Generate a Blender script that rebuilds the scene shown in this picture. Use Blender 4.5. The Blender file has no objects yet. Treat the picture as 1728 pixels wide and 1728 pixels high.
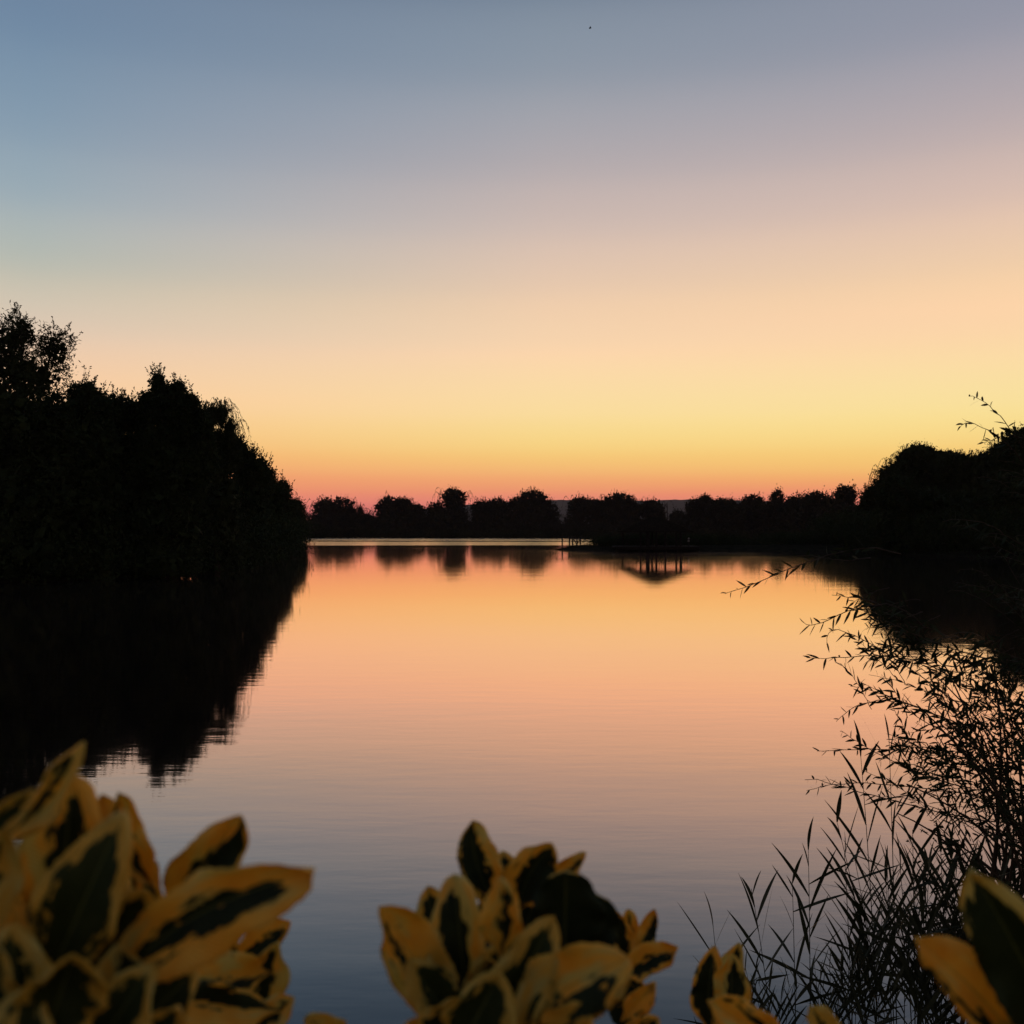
import bpy, math, random
import numpy as np
from mathutils import Vector

random.seed(7)
RNG = np.random.default_rng(11)
SC = bpy.context.scene
COL = SC.collection

# ------------------------------------------------------------------ camera
CAM_H = 2.5            # metres above the water
F = 1728.0             # focal length in photo pixels
HZ = 888.0             # photo row of the horizon
cd = bpy.data.cameras.new('camera')
cam = bpy.data.objects.new('camera', cd)
COL.objects.link(cam)
cam.location = (0, 0, CAM_H)
cam.rotation_euler = (math.radians(90), 0, 0)
cd.sensor_width = 26.0
cd.sensor_height = 26.0
cd.sensor_fit = 'HORIZONTAL'
cd.lens = 26.0
cd.shift_y = (HZ - 864.0) / 1728.0
cd.clip_start = 0.02
cd.clip_end = 30000
cd.dof.use_dof = True
cd.dof.focus_distance = 9.0
cd.dof.aperture_fstop = 9.0
SC.camera = cam


def at(px, py, D):
    """world point seen at photo pixel (px, py) at forward distance D"""
    return np.array([(px - 864.0) / F * D, D, CAM_H + (HZ - py) / F * D])


# ------------------------------------------------------------------ sky (dusk glow ahead, blue overhead)
def lin(c):
    out = []
    for v in c:
        v = v / 255.0
        out.append(v / 12.92 if v <= 0.04045 else ((v + 0.055) / 1.055) ** 2.4)
    return out


world = bpy.data.worlds.new('World')
SC.world = world
world.use_nodes = True
nt = world.node_tree
for n in list(nt.nodes):
    nt.nodes.remove(n)


def N(tree, typ, **kw):
    n = tree.nodes.new(typ)
    for k, v in kw.items():
        setattr(n, k, v)
    return n


def math_node(tree, op, a, b=None, clamp=False):
    n = tree.nodes.new('ShaderNodeMath')
    n.operation = op
    n.use_clamp = clamp
    for i, v in enumerate((a, b)):
        if v is None:
            continue
        if isinstance(v, (int, float)):
            n.inputs[i].default_value = v
        else:
            tree.links.new(v, n.inputs[i])
    return n.outputs[0]


EL_MAX = 50.0
tc = N(nt, 'ShaderNodeTexCoord')
sep = N(nt, 'ShaderNodeSeparateXYZ')
nt.links.new(tc.outputs['Generated'], sep.inputs[0])
el = math_node(nt, 'ARCSINE', sep.outputs['Z'])
fac = math_node(nt, 'MULTIPLY', el, 180 / math.pi / EL_MAX, clamp=True)
az = math_node(nt, 'ARCTAN2', sep.outputs['X'], sep.outputs['Y'])
azd = math_node(nt, 'MULTIPLY', az, 180 / math.pi)


def ramp(stops):
    r = N(nt, 'ShaderNodeValToRGB')
    r.color_ramp.interpolation = 'CARDINAL'
    els = r.color_ramp.elements
    stops = sorted(stops)
    while len(els) < len(stops):
        els.new(0.5)
    for e, (deg, c) in zip(els, stops):
        e.position = deg / EL_MAX
        l = lin(c)
        e.color = (l[0], l[1], l[2], 1)
    nt.links.new(fac, r.inputs['Fac'])
    return r.outputs['Color']


def rows(lst):
    return [(math.degrees(math.atan((HZ - y) / F)), c) for y, c in lst]


SKY_L = rows([(888, (160, 82, 88)), (850, (228, 122, 108)), (830, (244, 136, 106)), (800, (258, 154, 106)), (760, (258, 178, 120)),
              (700, (246, 194, 148)), (600, (222, 195, 170)), (500, (188, 186, 172)), (400, (160, 173, 178)),
              (300, (138, 158, 174)), (150, (116, 140, 164)), (0, (102, 124, 151))]) + [(50, (70, 92, 122))]
SKY_C = rows([(888, (164, 84, 90)), (850, (230, 126, 110)), (830, (250, 144, 106)), (800, (268, 170, 108)), (760, (276, 198, 120)),
              (700, (266, 211, 149)), (600, (246, 208, 166)), (500, (231, 199, 169)), (400, (209, 187, 174)),
              (300, (183, 172, 172)), (150, (149, 155, 166)), (0, (121, 135, 152))]) + [(50, (72, 90, 120))]
SKY_R = rows([(888, (166, 84, 90)), (850, (234, 126, 106)), (830, (252, 144, 102)), (800, (272, 180, 104)), (760, (280, 201, 122)),
              (700, (272, 216, 149)), (600, (255, 209, 162)), (500, (239, 203, 165)), (400, (219, 190, 172)),
              (300, (192, 174, 171)), (150, (156, 154, 165)), (0, (130, 136, 153))]) + [(50, (74, 90, 120))]
SKY_B = [(0, (138, 114, 104)), (8, (152, 128, 118)), (18, (130, 118, 120)), (30, (94, 100, 118)), (50, (74, 90, 118))]


def lift(st):
    """undo what the haze takes from the lowest few degrees"""
    out = []
    for deg, c in st:
        k = 1 + .13 * math.exp(-deg / 8.0)
        out.append((deg, tuple(v * k for v in c)))
    return out


SKY_L, SKY_C, SKY_R = lift(SKY_L), lift(SKY_C), lift(SKY_R)
cL, cC, cR, cB = ramp(SKY_L), ramp(SKY_C), ramp(SKY_R), ramp(SKY_B)


def mixc(f, a, b):
    m = N(nt, 'ShaderNodeMix', data_type='RGBA')
    nt.links.new(f, m.inputs[0])
    nt.links.new(a, m.inputs[6])
    nt.links.new(b, m.inputs[7])
    return m.outputs[2]


def smooth(v, lo, hi):
    m = N(nt, 'ShaderNodeMapRange', interpolation_type='LINEAR')
    m.clamp = True
    nt.links.new(v, m.inputs[0])
    m.inputs[1].default_value = lo
    m.inputs[2].default_value = hi
    return m.outputs[0]


c1 = mixc(smooth(azd, -25, 2), cL, cC)
c2 = mixc(smooth(azd, 2, 25), c1, cR)
# faint uneven bands of thin haze, a percent or two
_mp = N(nt, 'ShaderNodeMapping'); _mp.inputs['Scale'].default_value = (1.2, 1.2, 16)
nt.links.new(tc.outputs['Generated'], _mp.inputs['Vector'])
_nz = N(nt, 'ShaderNodeTexNoise'); _nz.inputs['Scale'].default_value = 1.6; _nz.inputs['Detail'].default_value = 3
nt.links.new(_mp.outputs[0], _nz.inputs['Vector'])
_k = math_node(nt, 'ADD', math_node(nt, 'MULTIPLY', _nz.outputs['Fac'], .03), .985)
absaz = math_node(nt, 'ABSOLUTE', math_node(nt, 'SUBTRACT', azd, 12))
c3 = mixc(smooth(absaz, 42, 120), c2, cB)
bg = N(nt, 'ShaderNodeBackground')
nt.links.new(c3, bg.inputs['Color'])
nt.links.new(_k, bg.inputs['Strength'])
# a faint physical sky on top, sun just under the horizon to the right of the view
sky = N(nt, 'ShaderNodeTexSky', sky_type='NISHITA')
sky.sun_disc = False
sky.sun_elevation = math.radians(-1.5)
sky.sun_rotation = math.radians(14)
bg2 = N(nt, 'ShaderNodeBackground')
nt.links.new(sky.outputs[0], bg2.inputs['Color'])
bg2.inputs['Strength'].default_value = 0.02
add = N(nt, 'ShaderNodeAddShader')
nt.links.new(bg.outputs[0], add.inputs[0])
nt.links.new(bg2.outputs[0], add.inputs[1])
wo = N(nt, 'ShaderNodeOutputWorld')
nt.links.new(add.outputs[0], wo.inputs['Surface'])

# the sun has set: all the light comes from the sky
SC.view_settings.view_transform = 'Standard'
SC.view_settings.look = 'None'
SC.view_settings.exposure = 0.0
SC.view_settings.gamma = 1.0
SC.render.engine = 'CYCLES'
SC.cycles.use_denoising = True
SC.cycles.max_bounces = 5
SC.cycles.diffuse_bounces = 2
SC.cycles.glossy_bounces = 3
SC.cycles.transmission_bounces = 2
SC.cycles.volume_bounces = 0
SC.cycles.sample_clamp_indirect = 4.0


# ------------------------------------------------------------------ helpers
def tag(o, label=None, cat=None, group=None, kind=None):
    if label: o['label'] = label
    if cat: o['category'] = cat
    if group: o['group'] = group
    if kind: o['kind'] = kind
    return o


def root(name, loc, label, cat, group=None):
    o = bpy.data.objects.new(name, None)
    o.empty_display_size = 0.2
    COL.objects.link(o)
    o.location = tuple(float(v) for v in loc)
    return tag(o, label, cat, group)


class MB:
    """collects vertices and faces, builds one mesh object"""
    def __init__(s):
        s.v, s.q, s.t, s.n = [], [], [], 0
        s.attr = {}

    def add(s, v, quads=None, tris=None):
        v = np.asarray(v, dtype=np.float64).reshape(-1, 3)
        if quads is not None and len(quads):
            s.q.append(np.asarray(quads, dtype=np.int64) + s.n)
        if tris is not None and len(tris):
            s.t.append(np.asarray(tris, dtype=np.int64) + s.n)
        s.v.append(v)
        s.n += len(v)

    def grid(s, P):
        """P: (rows, cols, 3) open sheet"""
        r, c = P.shape[:2]
        i = np.arange(r - 1)[:, None] * c + np.arange(c - 1)[None, :]
        q = np.stack([i, i + 1, i + c + 1, i + c], -1).reshape(-1, 4)
        s.add(P.reshape(-1, 3), quads=q)

    def tube(s, pts, r0, r1=None, sides=6):
        pts = np.asarray(pts, dtype=float)
        if r1 is None: r1 = r0
        n = len(pts)
        tan = np.gradient(pts, axis=0)
        tan /= np.linalg.norm(tan, axis=1, keepdims=True) + 1e-9
        ref = np.array([0.13, 0.31, 0.94])
        if abs(tan[0] @ ref) > 0.9: ref = np.array([0.94, 0.3, 0.13])
        a = np.cross(tan, ref); a /= np.linalg.norm(a, axis=1, keepdims=True) + 1e-9
        b = np.cross(tan, a)
        th = np.arange(sides) / sides * 2 * math.pi
        rad = np.linspace(r0, r1, n)
        P = pts[:, None] + rad[:, None, None] * (np.cos(th)[None, :, None] * a[:, None] + np.sin(th)[None, :, None] * b[:, None])
        i = np.arange(n - 1)[:, None] * sides
        j = np.arange(sides)[None, :]
        k = (j + 1) % sides
        q = np.stack([i + j, i + k, i + sides + k, i + sides + j], -1).reshape(-1, 4)
        V = P.reshape(-1, 3)
        tr = []
        V = np.vstack([V, pts[:1], pts[-1:]])
        c0, c1_ = n * sides, n * sides + 1
        for m in range(sides):
            tr.append((c0, (m + 1) % sides, m))
            tr.append((c1_, (n - 1) * sides + m, (n - 1) * sides + (m + 1) % sides))
        s.add(V, quads=q, tris=tr)

    def box(s, c, size, rz=0.0):
        c = np.asarray(c, float); h = np.asarray(size, float) / 2
        v = np.array([[x, y, z] for x in (-1, 1) for y in (-1, 1) for z in (-1, 1)]) * h
        ca, sa = math.cos(rz), math.sin(rz)
        v = np.stack([v[:, 0] * ca - v[:, 1] * sa, v[:, 0] * sa + v[:, 1] * ca, v[:, 2]], 1) + c
        s.add(v, quads=[(0, 1, 3, 2), (4, 6, 7, 5), (0, 4, 5, 1), (2, 3, 7, 6), (0, 2, 6, 4), (1, 5, 7, 3)])

    def leaves(s, P, d, L, W):
        """rhombic leaf faces starting at P, pointing along d"""
        n = len(P)
        if n == 0: return
        d = d / (np.linalg.norm(d, axis=1, keepdims=True) + 1e-9)
        r = RNG.normal(size=(n, 3))
        sd_ = np.cross(d, r); sd_ /= np.linalg.norm(sd_, axis=1, keepdims=True) + 1e-9
        L = np.broadcast_to(L, n)[:, None]; W = np.broadcast_to(W, n)[:, None]
        V = np.stack([P, P + d * L * .45 + sd_ * W / 2, P + d * L, P + d * L * .45 - sd_ * W / 2], 1)
        s.add(V.reshape(-1, 3), quads=np.arange(4 * n).reshape(n, 4))

    def blades(s, P, d, L, W, bend, segs=4):
        """lance-shaped curved blades; bend: (n,3) offset at the tip"""
        n = len(P)
        if n == 0: return
        d = d / (np.linalg.norm(d, axis=1, keepdims=True) + 1e-9)
        sd_ = np.cross(d, RNG.normal(size=(n, 3))); sd_ /= np.linalg.norm(sd_, axis=1, keepdims=True) + 1e-9
        u = np.linspace(0, 1, segs + 1)
        prof = np.sin(np.pi * np.clip(u, 0.04, .985) ** .8) ** .8
        L = np.broadcast_to(L, n)[:, None, None]; W = np.broadcast_to(W, n)[:, None, None]
        mid = P[:, None] + d[:, None] * L * u[None, :, None] + bend[:, None] * (u ** 2)[None, :, None]
        A = mid + sd_[:, None] * W / 2 * prof[None, :, None]
        B = mid - sd_[:, None] * W / 2 * prof[None, :, None]
        V = np.stack([A, B], 2).reshape(n, -1, 3)
        k = (segs + 1) * 2
        i = np.arange(segs) * 2
        q = np.stack([i, i + 1, i + 3, i + 2], -1)
        Q = (np.arange(n)[:, None, None] * k + q[None]).reshape(-1, 4)
        s.add(V.reshape(-1, 3), quads=Q)

    def build(s, name, mat, parent=None, smooth=False):
        me = bpy.data.meshes.new(name)
        V = np.concatenate(s.v)
        off = np.zeros(3)
        if parent is not None:
            off = np.array(parent['_w']) if '_w' in parent else np.array(parent.location)
            q = parent
            while q.parent is not None:
                q = q.parent
                off = off + np.array(q.location)
        V = V - off
        Q = np.concatenate(s.q) if s.q else np.zeros((0, 4), int)
        T = np.concatenate(s.t) if s.t else np.zeros((0, 3), int)
        nl = Q.size + T.size
        me.vertices.add(len(V)); me.vertices.foreach_set('co', V.astype(np.float32).ravel())
        me.loops.add(nl)
        me.loops.foreach_set('vertex_index', np.concatenate([Q.ravel(), T.ravel()]).astype(np.int32))
        me.polygons.add(len(Q) + len(T))
        ls = np.concatenate([np.arange(len(Q)) * 4, Q.size + np.arange(len(T)) * 3]).astype(np.int32)
        me.polygons.foreach_set('loop_start', ls)
        me.update(calc_edges=True)
        me.validate()
        if smooth:
            me.polygons.foreach_set('use_smooth', np.ones(len(me.polygons), bool))
        for k, a in s.attr.items():
            at_ = me.attributes.new(k, 'FLOAT', 'POINT')
            at_.data.foreach_set('value', np.concatenate(a).astype(np.float32))
        me.materials.append(mat)
        o = bpy.data.objects.new(name, me)
        COL.objects.link(o)
        if parent is not None:
            o.parent = parent
        return o


# ------------------------------------------------------------------ materials
def base_mat(name):
    m = bpy.data.materials.new(name)
    m.use_nodes = True
    t = m.node_tree
    for n in list(t.nodes):
        t.nodes.remove(n)
    out = t.nodes.new('ShaderNodeOutputMaterial')
    return m, t, out


def noisy(name, a, b, scale=4.0, rough=0.8, spec=0.3, bump=0.0, translucent=0.0):
    m, t, out = base_mat(name)
    p = t.nodes.new('ShaderNodeBsdfPrincipled')
    tcn = t.nodes.new('ShaderNodeTexCoord')
    nz = t.nodes.new('ShaderNodeTexNoise')
    nz.inputs['Scale'].default_value = scale
    nz.inputs['Detail'].default_value = 5
    t.links.new(tcn.outputs['Object'], nz.inputs['Vector'])
    r = t.nodes.new('ShaderNodeValToRGB')
    r.color_ramp.elements[0].position = .3; r.color_ramp.elements[1].position = .7
    r.color_ramp.elements[0].color = (*a, 1); r.color_ramp.elements[1].color = (*b, 1)
    t.links.new(nz.outputs['Fac'], r.inputs['Fac'])
    t.links.new(r.outputs['Color'], p.inputs['Base Color'])
    p.inputs['Roughness'].default_value = rough
    p.inputs['Specular IOR Level'].default_value = spec
    if bump:
        bn = t.nodes.new('ShaderNodeBump')
        bn.inputs['Strength'].default_value = bump
        bn.inputs['Distance'].default_value = 0.05
        t.links.new(nz.outputs['Fac'], bn.inputs['Height'])
        t.links.new(bn.outputs[0], p.inputs['Normal'])
    if translucent:
        tr = t.nodes.new('ShaderNodeBsdfTranslucent')
        t.links.new(r.outputs['Color'], tr.inputs['Color'])
        mx = t.nodes.new('ShaderNodeMixShader')
        mx.inputs[0].default_value = translucent
        t.links.new(p.outputs[0], mx.inputs[1]); t.links.new(tr.outputs[0], mx.inputs[2])
        t.links.new(mx.outputs[0], out.inputs['Surface'])
    else:
        t.links.new(p.outputs[0], out.inputs['Surface'])
    return m


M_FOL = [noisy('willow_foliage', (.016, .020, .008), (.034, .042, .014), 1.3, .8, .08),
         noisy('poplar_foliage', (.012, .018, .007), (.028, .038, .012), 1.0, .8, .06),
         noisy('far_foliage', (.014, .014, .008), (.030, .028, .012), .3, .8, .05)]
M_BARK = noisy('bark', (.02, .016, .012), (.05, .04, .03), 6, .9, .1, .6)
M_SOIL = noisy('bank_soil', (.010, .010, .006), (.024, .021, .013), 1.5, 1.0, .0, .5)
M_WOOD = noisy('weathered_wood', (.012, .009, .007), (.026, .02, .015), 8, .85, .1, .3)
M_THATCH = noisy('roof_thatch', (.010, .008, .006), (.022, .017, .011), 5, 1.0, .0, .5)
M_HILL = noisy('hill_woods', (.02, .028, .02), (.05, .055, .035), .004, .95, .02)
M_REED = noisy('reed_green', (.020, .026, .012), (.045, .05, .02), 9, .6, .25, translucent=.15)
M_NEAR = noisy('near_willow_leaf', (.013, .019, .008), (.034, .042, .016), 9, .75, .1, translucent=.10)
M_TWIG = noisy('twig_bark', (.03, .02, .012), (.06, .04, .022), 14, .7, .2)
M_BIRD = noisy('bird_plumage', (.01, .01, .01), (.025, .022, .02), 20, .8, .1)
M_WHITE = noisy('pale_glint', (.26, .24, .22), (.36, .34, .31), 5, .6, .3)


def water_material():
    m, t, out = base_mat('lake_water')
    p = t.nodes.new('ShaderNodeBsdfAnisotropic')      # mirror-like surface, reflection's falloff and warm tint put into the colour by viewing angle
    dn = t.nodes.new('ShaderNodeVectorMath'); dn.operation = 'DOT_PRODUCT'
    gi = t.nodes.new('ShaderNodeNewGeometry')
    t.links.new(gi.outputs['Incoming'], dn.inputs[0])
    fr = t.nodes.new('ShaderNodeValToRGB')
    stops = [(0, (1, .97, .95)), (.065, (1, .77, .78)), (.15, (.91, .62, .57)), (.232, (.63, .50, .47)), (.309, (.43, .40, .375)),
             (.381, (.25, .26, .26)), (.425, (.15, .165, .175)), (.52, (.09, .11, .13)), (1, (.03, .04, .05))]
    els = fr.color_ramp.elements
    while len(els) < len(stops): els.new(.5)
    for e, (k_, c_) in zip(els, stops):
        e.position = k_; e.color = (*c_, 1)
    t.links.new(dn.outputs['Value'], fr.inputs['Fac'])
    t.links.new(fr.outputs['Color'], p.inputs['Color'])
    g = t.nodes.new('ShaderNodeNewGeometry')
    sp = t.nodes.new('ShaderNodeSeparateXYZ')
    t.links.new(g.outputs['Position'], sp.inputs[0])

    def noise(sx, sy, detail, off=0.0, w=1.0):
        mp = t.nodes.new('ShaderNodeMapping')
        mp.inputs['Scale'].default_value = (sx, sy, 1)
        mp.inputs['Location'].default_value = (off, off * 1.7, off * .3)
        t.links.new(g.outputs['Position'], mp.inputs['Vector'])
        n = t.nodes.new('ShaderNodeTexNoise')
        n.inputs['Scale'].default_value = w
        n.inputs['Detail'].default_value = detail
        t.links.new(mp.outputs[0], n.inputs['Vector'])
        return n.outputs['Fac']

    def mr(v, lo, hi, a=0.0, b=1.0):
        x = t.nodes.new('ShaderNodeMapRange')
        x.interpolation_type = 'SMOOTHSTEP'
        t.links.new(v, x.inputs[0])
        for k, val in zip((1, 2, 3, 4), (lo, hi, a, b)):
            x.inputs[k].default_value = val
        return x.outputs[0]

    # breeze-ruffled belt beyond the spit, with a calm lane in it
    wob = math_node(t, 'MULTIPLY', math_node(t, 'SUBTRACT', noise(.02, .0, 2, 3), .5), 10.0)
    y = math_node(t, 'ADD', sp.outputs['Y'], wob)
    belt = mr(y, 129, 137)
    y2 = math_node(t, 'ADD', y, math_node(t, 'MULTIPLY', sp.outputs['X'], .12))
    lane = math_node(t, 'MULTIPLY', mr(y2, 163, 167), mr(y2, 177, 171))
    edge = mr(y, 232, 212)
    belt = math_node(t, 'MULTIPLY', belt, edge)
    belt = math_node(t, 'MULTIPLY', belt, math_node(t, 'SUBTRACT', 1.0, lane))
    patch = mr(noise(.022, .10, 3, 5), .56, .68)
    patch = math_node(t, 'MULTIPLY', patch, math_node(t, 'MULTIPLY', mr(y, 62, 86), math_node(t, 'SUBTRACT', 1.0, mr(y, 110, 128))))
    patch = math_node(t, 'MULTIPLY', patch, .45)
    side = math_node(t, 'MULTIPLY', mr(sp.outputs['X'], -6, 14), mr(y, 44, 96))
    side = math_node(t, 'MULTIPLY', side, math_node(t, 'SUBTRACT', 1.0, mr(y, 104, 110)))
    side = math_node(t, 'MULTIPLY', side, mr(noise(.03, .22, 3, 13), .36, .60, .12, .42))
    patch = math_node(t, 'MULTIPLY', math_node(t, 'MAXIMUM', patch, side), math_node(t, 'SUBTRACT', 1.0, mr(sp.outputs['X'], 20, 26)))
    ruf = math_node(t, 'MAXIMUM', belt, patch)
    rr = t.nodes.new('ShaderNodeMapRange')
    t.links.new(ruf, rr.inputs[0])
    rr.inputs[3].default_value = .035
    rr.inputs[4].default_value = .12
    t.links.new(rr.outputs[0], p.inputs['Roughness'])
    # gentle ripples, long across the view
    h1 = noise(.9, 3.2, 3, 0)
    h2 = noise(.16, .5, 2, 9)
    h3 = noise(4.0, 9.0, 2, 21)
    h = math_node(t, 'ADD', math_node(t, 'MULTIPLY', h1, .0016), math_node(t, 'MULTIPLY', h2, .0030))
    h = math_node(t, 'ADD', h, math_node(t, 'MULTIPLY', h3, .0003))
    bn = t.nodes.new('ShaderNodeBump')
    bn.inputs['Strength'].default_value = 1.0
    bn.inputs['Distance'].default_value = 1.0
    t.links.new(h, bn.inputs['Height'])
    t.links.new(bn.outputs[0], p.inputs['Normal'])
    t.links.new(bn.outputs[0], dn.inputs[1])
    dk = t.nodes.new('ShaderNodeBsdfDiffuse'); dk.inputs['Color'].default_value = (.0022, .0022, .0020, 1)
    ad = t.nodes.new('ShaderNodeAddShader')
    t.links.new(p.outputs[0], ad.inputs[0]); t.links.new(dk.outputs[0], ad.inputs[1])
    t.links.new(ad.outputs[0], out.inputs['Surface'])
    return m


M_WATER = water_material()


def leaf_material(name, yel_a, yel_b, gr_a, gr_b, thr=0.0, trans=.45):
    m, t, out = base_mat(name)
    a = t.nodes.new('ShaderNodeAttribute'); a.attribute_name = 'core'
    v = t.nodes.new('ShaderNodeAttribute'); v.attribute_name = 'across'
    ul = t.nodes.new('ShaderNodeAttribute'); ul.attribute_name = 'along'
    tcn = t.nodes.new('ShaderNodeTexCoord')
    cb = t.nodes.new('ShaderNodeCombineXYZ')
    t.links.new(v.outputs['Fac'], cb.inputs[0]); t.links.new(ul.outputs['Fac'], cb.inputs[1])
    oi = t.nodes.new('ShaderNodeObjectInfo')
    t.links.new(math_node(t, 'MULTIPLY', oi.outputs['Random'], 37.0), cb.inputs[2])
    mp = t.nodes.new('ShaderNodeMapping')
    mp.inputs['Scale'].default_value = (2.6, 2.2, 1)
    t.links.new(cb.outputs[0], mp.inputs['Vector'])
    nz = t.nodes.new('ShaderNodeTexNoise')
    nz.inputs['Scale'].default_value = 1.6; nz.inputs['Detail'].default_value = 3.5
    nz.inputs['Roughness'].default_value = .55
    t.links.new(mp.outputs[0], nz.inputs['Vector'])
    k = math_node(t, 'ADD', a.outputs['Fac'], math_node(t, 'MULTIPLY', math_node(t, 'SUBTRACT', nz.outputs['Fac'], .5), 1.25))
    mask = t.nodes.new('ShaderNodeMapRange'); mask.interpolation_type = 'SMOOTHSTEP'
    t.links.new(k, mask.inputs[0])
    mask.inputs[1].default_value = thr - .025; mask.inputs[2].default_value = thr + .025
    n2 = t.nodes.new('ShaderNodeTexNoise')
    n2.inputs['Scale'].default_value = 90; n2.inputs['Detail'].default_value = 4
    t.links.new(tcn.outputs['Object'], n2.inputs['Vector'])

    def rampc(c0, c1):
        r = t.nodes.new('ShaderNodeValToRGB')
        r.color_ramp.elements[0].position = .3; r.color_ramp.elements[1].position = .7
        r.color_ramp.elements[0].color = (*c0, 1); r.color_ramp.elements[1].color = (*c1, 1)
        t.links.new(n2.outputs['Fac'], r.inputs['Fac'])
        return r.outputs['Color']
    # margin drifts between orange-yellow and pale olive-cream; a grey-green fringe surrounds the dark middle
    def mixrgb(f, a_, b_):
        q = t.nodes.new('ShaderNodeMix'); q.data_type = 'RGBA'
        if isinstance(f, float): q.inputs[0].default_value = f
        else: t.links.new(f, q.inputs[0])
        for ii, c_ in ((6, a_), (7, b_)):
            if isinstance(c_, tuple): q.inputs[ii].default_value = (*c_, 1)
            else: t.links.new(c_, q.inputs[ii])
        return q
    n3 = t.nodes.new('ShaderNodeTexNoise'); n3.inputs['Scale'].default_value = .8; n3.inputs['Detail'].default_value = 2
    t.links.new(mp.outputs[0], n3.inputs['Vector'])

    def msk(src, lo, hi):
        q = t.nodes.new('ShaderNodeMapRange'); q.interpolation_type = 'SMOOTHSTEP'
        t.links.new(src, q.inputs[0]); q.inputs[1].default_value = lo; q.inputs[2].default_value = hi
        return q.outputs[0]
    vv_ = math_node(t, 'ADD', n3.outputs['Fac'], math_node(t, 'MULTIPLY', math_node(t, 'SUBTRACT', oi.outputs['Random'], .5), .25))
    marg = mixrgb(msk(vv_, .47, .70), rampc(yel_a, yel_b), (.80, .66, .18))
    fleck = msk(n2.outputs['Fac'], .66, .74)
    marg = mixrgb(math_node(t, 'MULTIPLY', fleck, .55), marg.outputs[2], (.30, .13, .03))
    fr_ = mixrgb(msk(k, thr - .16, thr + .02), marg.outputs[2], (.13, .13, .03))
    fr_ = mixrgb(math_node(t, 'MULTIPLY', msk(nz.outputs['Fac'], .45, .6), .9), marg.outputs[2], fr_.outputs[2])
    mx = mixrgb(mask.outputs[0], fr_.outputs[2], rampc(gr_a, gr_b))
    # pale midrib
    rib = math_node(t, 'SUBTRACT', 1.0, msk(math_node(t, 'ABSOLUTE', v.outputs['Fac']), .015, .05))
    mx = mixrgb(math_node(t, 'MULTIPLY', rib, .35), mx.outputs[2], (.30, .32, .08))
    p = t.nodes.new('ShaderNodeBsdfPrincipled')
    t.links.new(mx.outputs[2], p.inputs['Base Color'])
    p.inputs['Roughness'].default_value = .5
    p.inputs['Specular IOR Level'].default_value = .25
    # side veins
    w = t.nodes.new('ShaderNodeTexWave')
    w.inputs['Scale'].default_value = 2.2; w.inputs['Distortion'].default_value = 1.5
    cv = t.nodes.new('ShaderNodeCombineXYZ')
    t.links.new(math_node(t, 'SUBTRACT', math_node(t, 'MULTIPLY', ul.outputs['Fac'], 3.0), math_node(t, 'ABSOLUTE', v.outputs['Fac'])), cv.inputs[0])
    t.links.new(cv.outputs[0], w.inputs['Vector'])
    bn = t.nodes.new('ShaderNodeBump'); bn.inputs['Strength'].default_value = .35; bn.inputs['Distance'].default_value = .0006
    t.links.new(w.outputs['Fac'], bn.inputs['Height'])
    t.links.new(bn.outputs[0], p.inputs['Normal'])
    tr = t.nodes.new('ShaderNodeBsdfTranslucent')
    t.links.new(mx.outputs[2], tr.inputs['Color'])
    ms = t.nodes.new('ShaderNodeMixShader'); ms.inputs[0].default_value = trans
    t.links.new(p.outputs[0], ms.inputs[1]); t.links.new(tr.outputs[0], ms.inputs[2])
    t.links.new(ms.outputs[0], out.inputs['Surface'])
    return m


M_EUO = leaf_material('variegated_leaf', (.94, .50, .045), (1.0, .66, .10), (.020, .034, .012), (.042, .060, .020))
M_OLIVE = leaf_material('pale_variegated_leaf', (.72, .46, .06), (.86, .58, .10), (.035, .052, .010), (.06, .078, .018))

# ------------------------------------------------------------------ the setting: lake, ground, hills
LAKE = np.array([(-300, 3), (-60, 2.8), (-8, 3.8), (0, 4.0), (1.6, 4.3), (2.6, 5.4), (4.2, 6.4), (9, 8), (30, 12), (70, 26), (72, 50), (54, 64),
                 (40, 78), (34.5, 88), (33.5, 97), (34, 103), (22, 101), (12, 102), (7.2, 104), (4.4, 108), (6, 112), (12, 114), (26, 116), (37, 122),
                 (44, 132), (46, 150), (44, 170), (30, 188), (12, 208), (-30, 216), (-80, 214), (-78, 180), (-52, 165), (-38, 158),
                 (-31, 145), (-26.5, 120), (-21.5, 92), (-17.5, 70), (-16.5, 58), (-18.5, 49), (-25, 44), (-45, 40), (-120, 36), (-300, 34)], float)


def lake_sd(P):
    """signed distance to the lake edge, positive on land"""
    A = LAKE; B = np.roll(LAKE, -1, axis=0)
    best = np.full(len(P), 1e18)
    inside = np.zeros(len(P), bool)
    for a, b in zip(A, B):
        ab = b - a
        tt = np.clip(((P - a) @ ab) / (ab @ ab), 0, 1)
        d = P - (a + tt[:, None] * ab)
        best = np.minimum(best, (d ** 2).sum(1))
        c = ((a[1] > P[:, 1]) != (b[1] > P[:, 1]))
        with np.errstate(divide='ignore', invalid='ignore'):
            xi = (b[0] - a[0]) * (P[:, 1] - a[1]) / (b[1] - a[1] + 1e-12) + a[0]
        inside ^= c & (P[:, 0] < xi)
    return np.sqrt(best) * np.where(inside, -1, 1)


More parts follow.
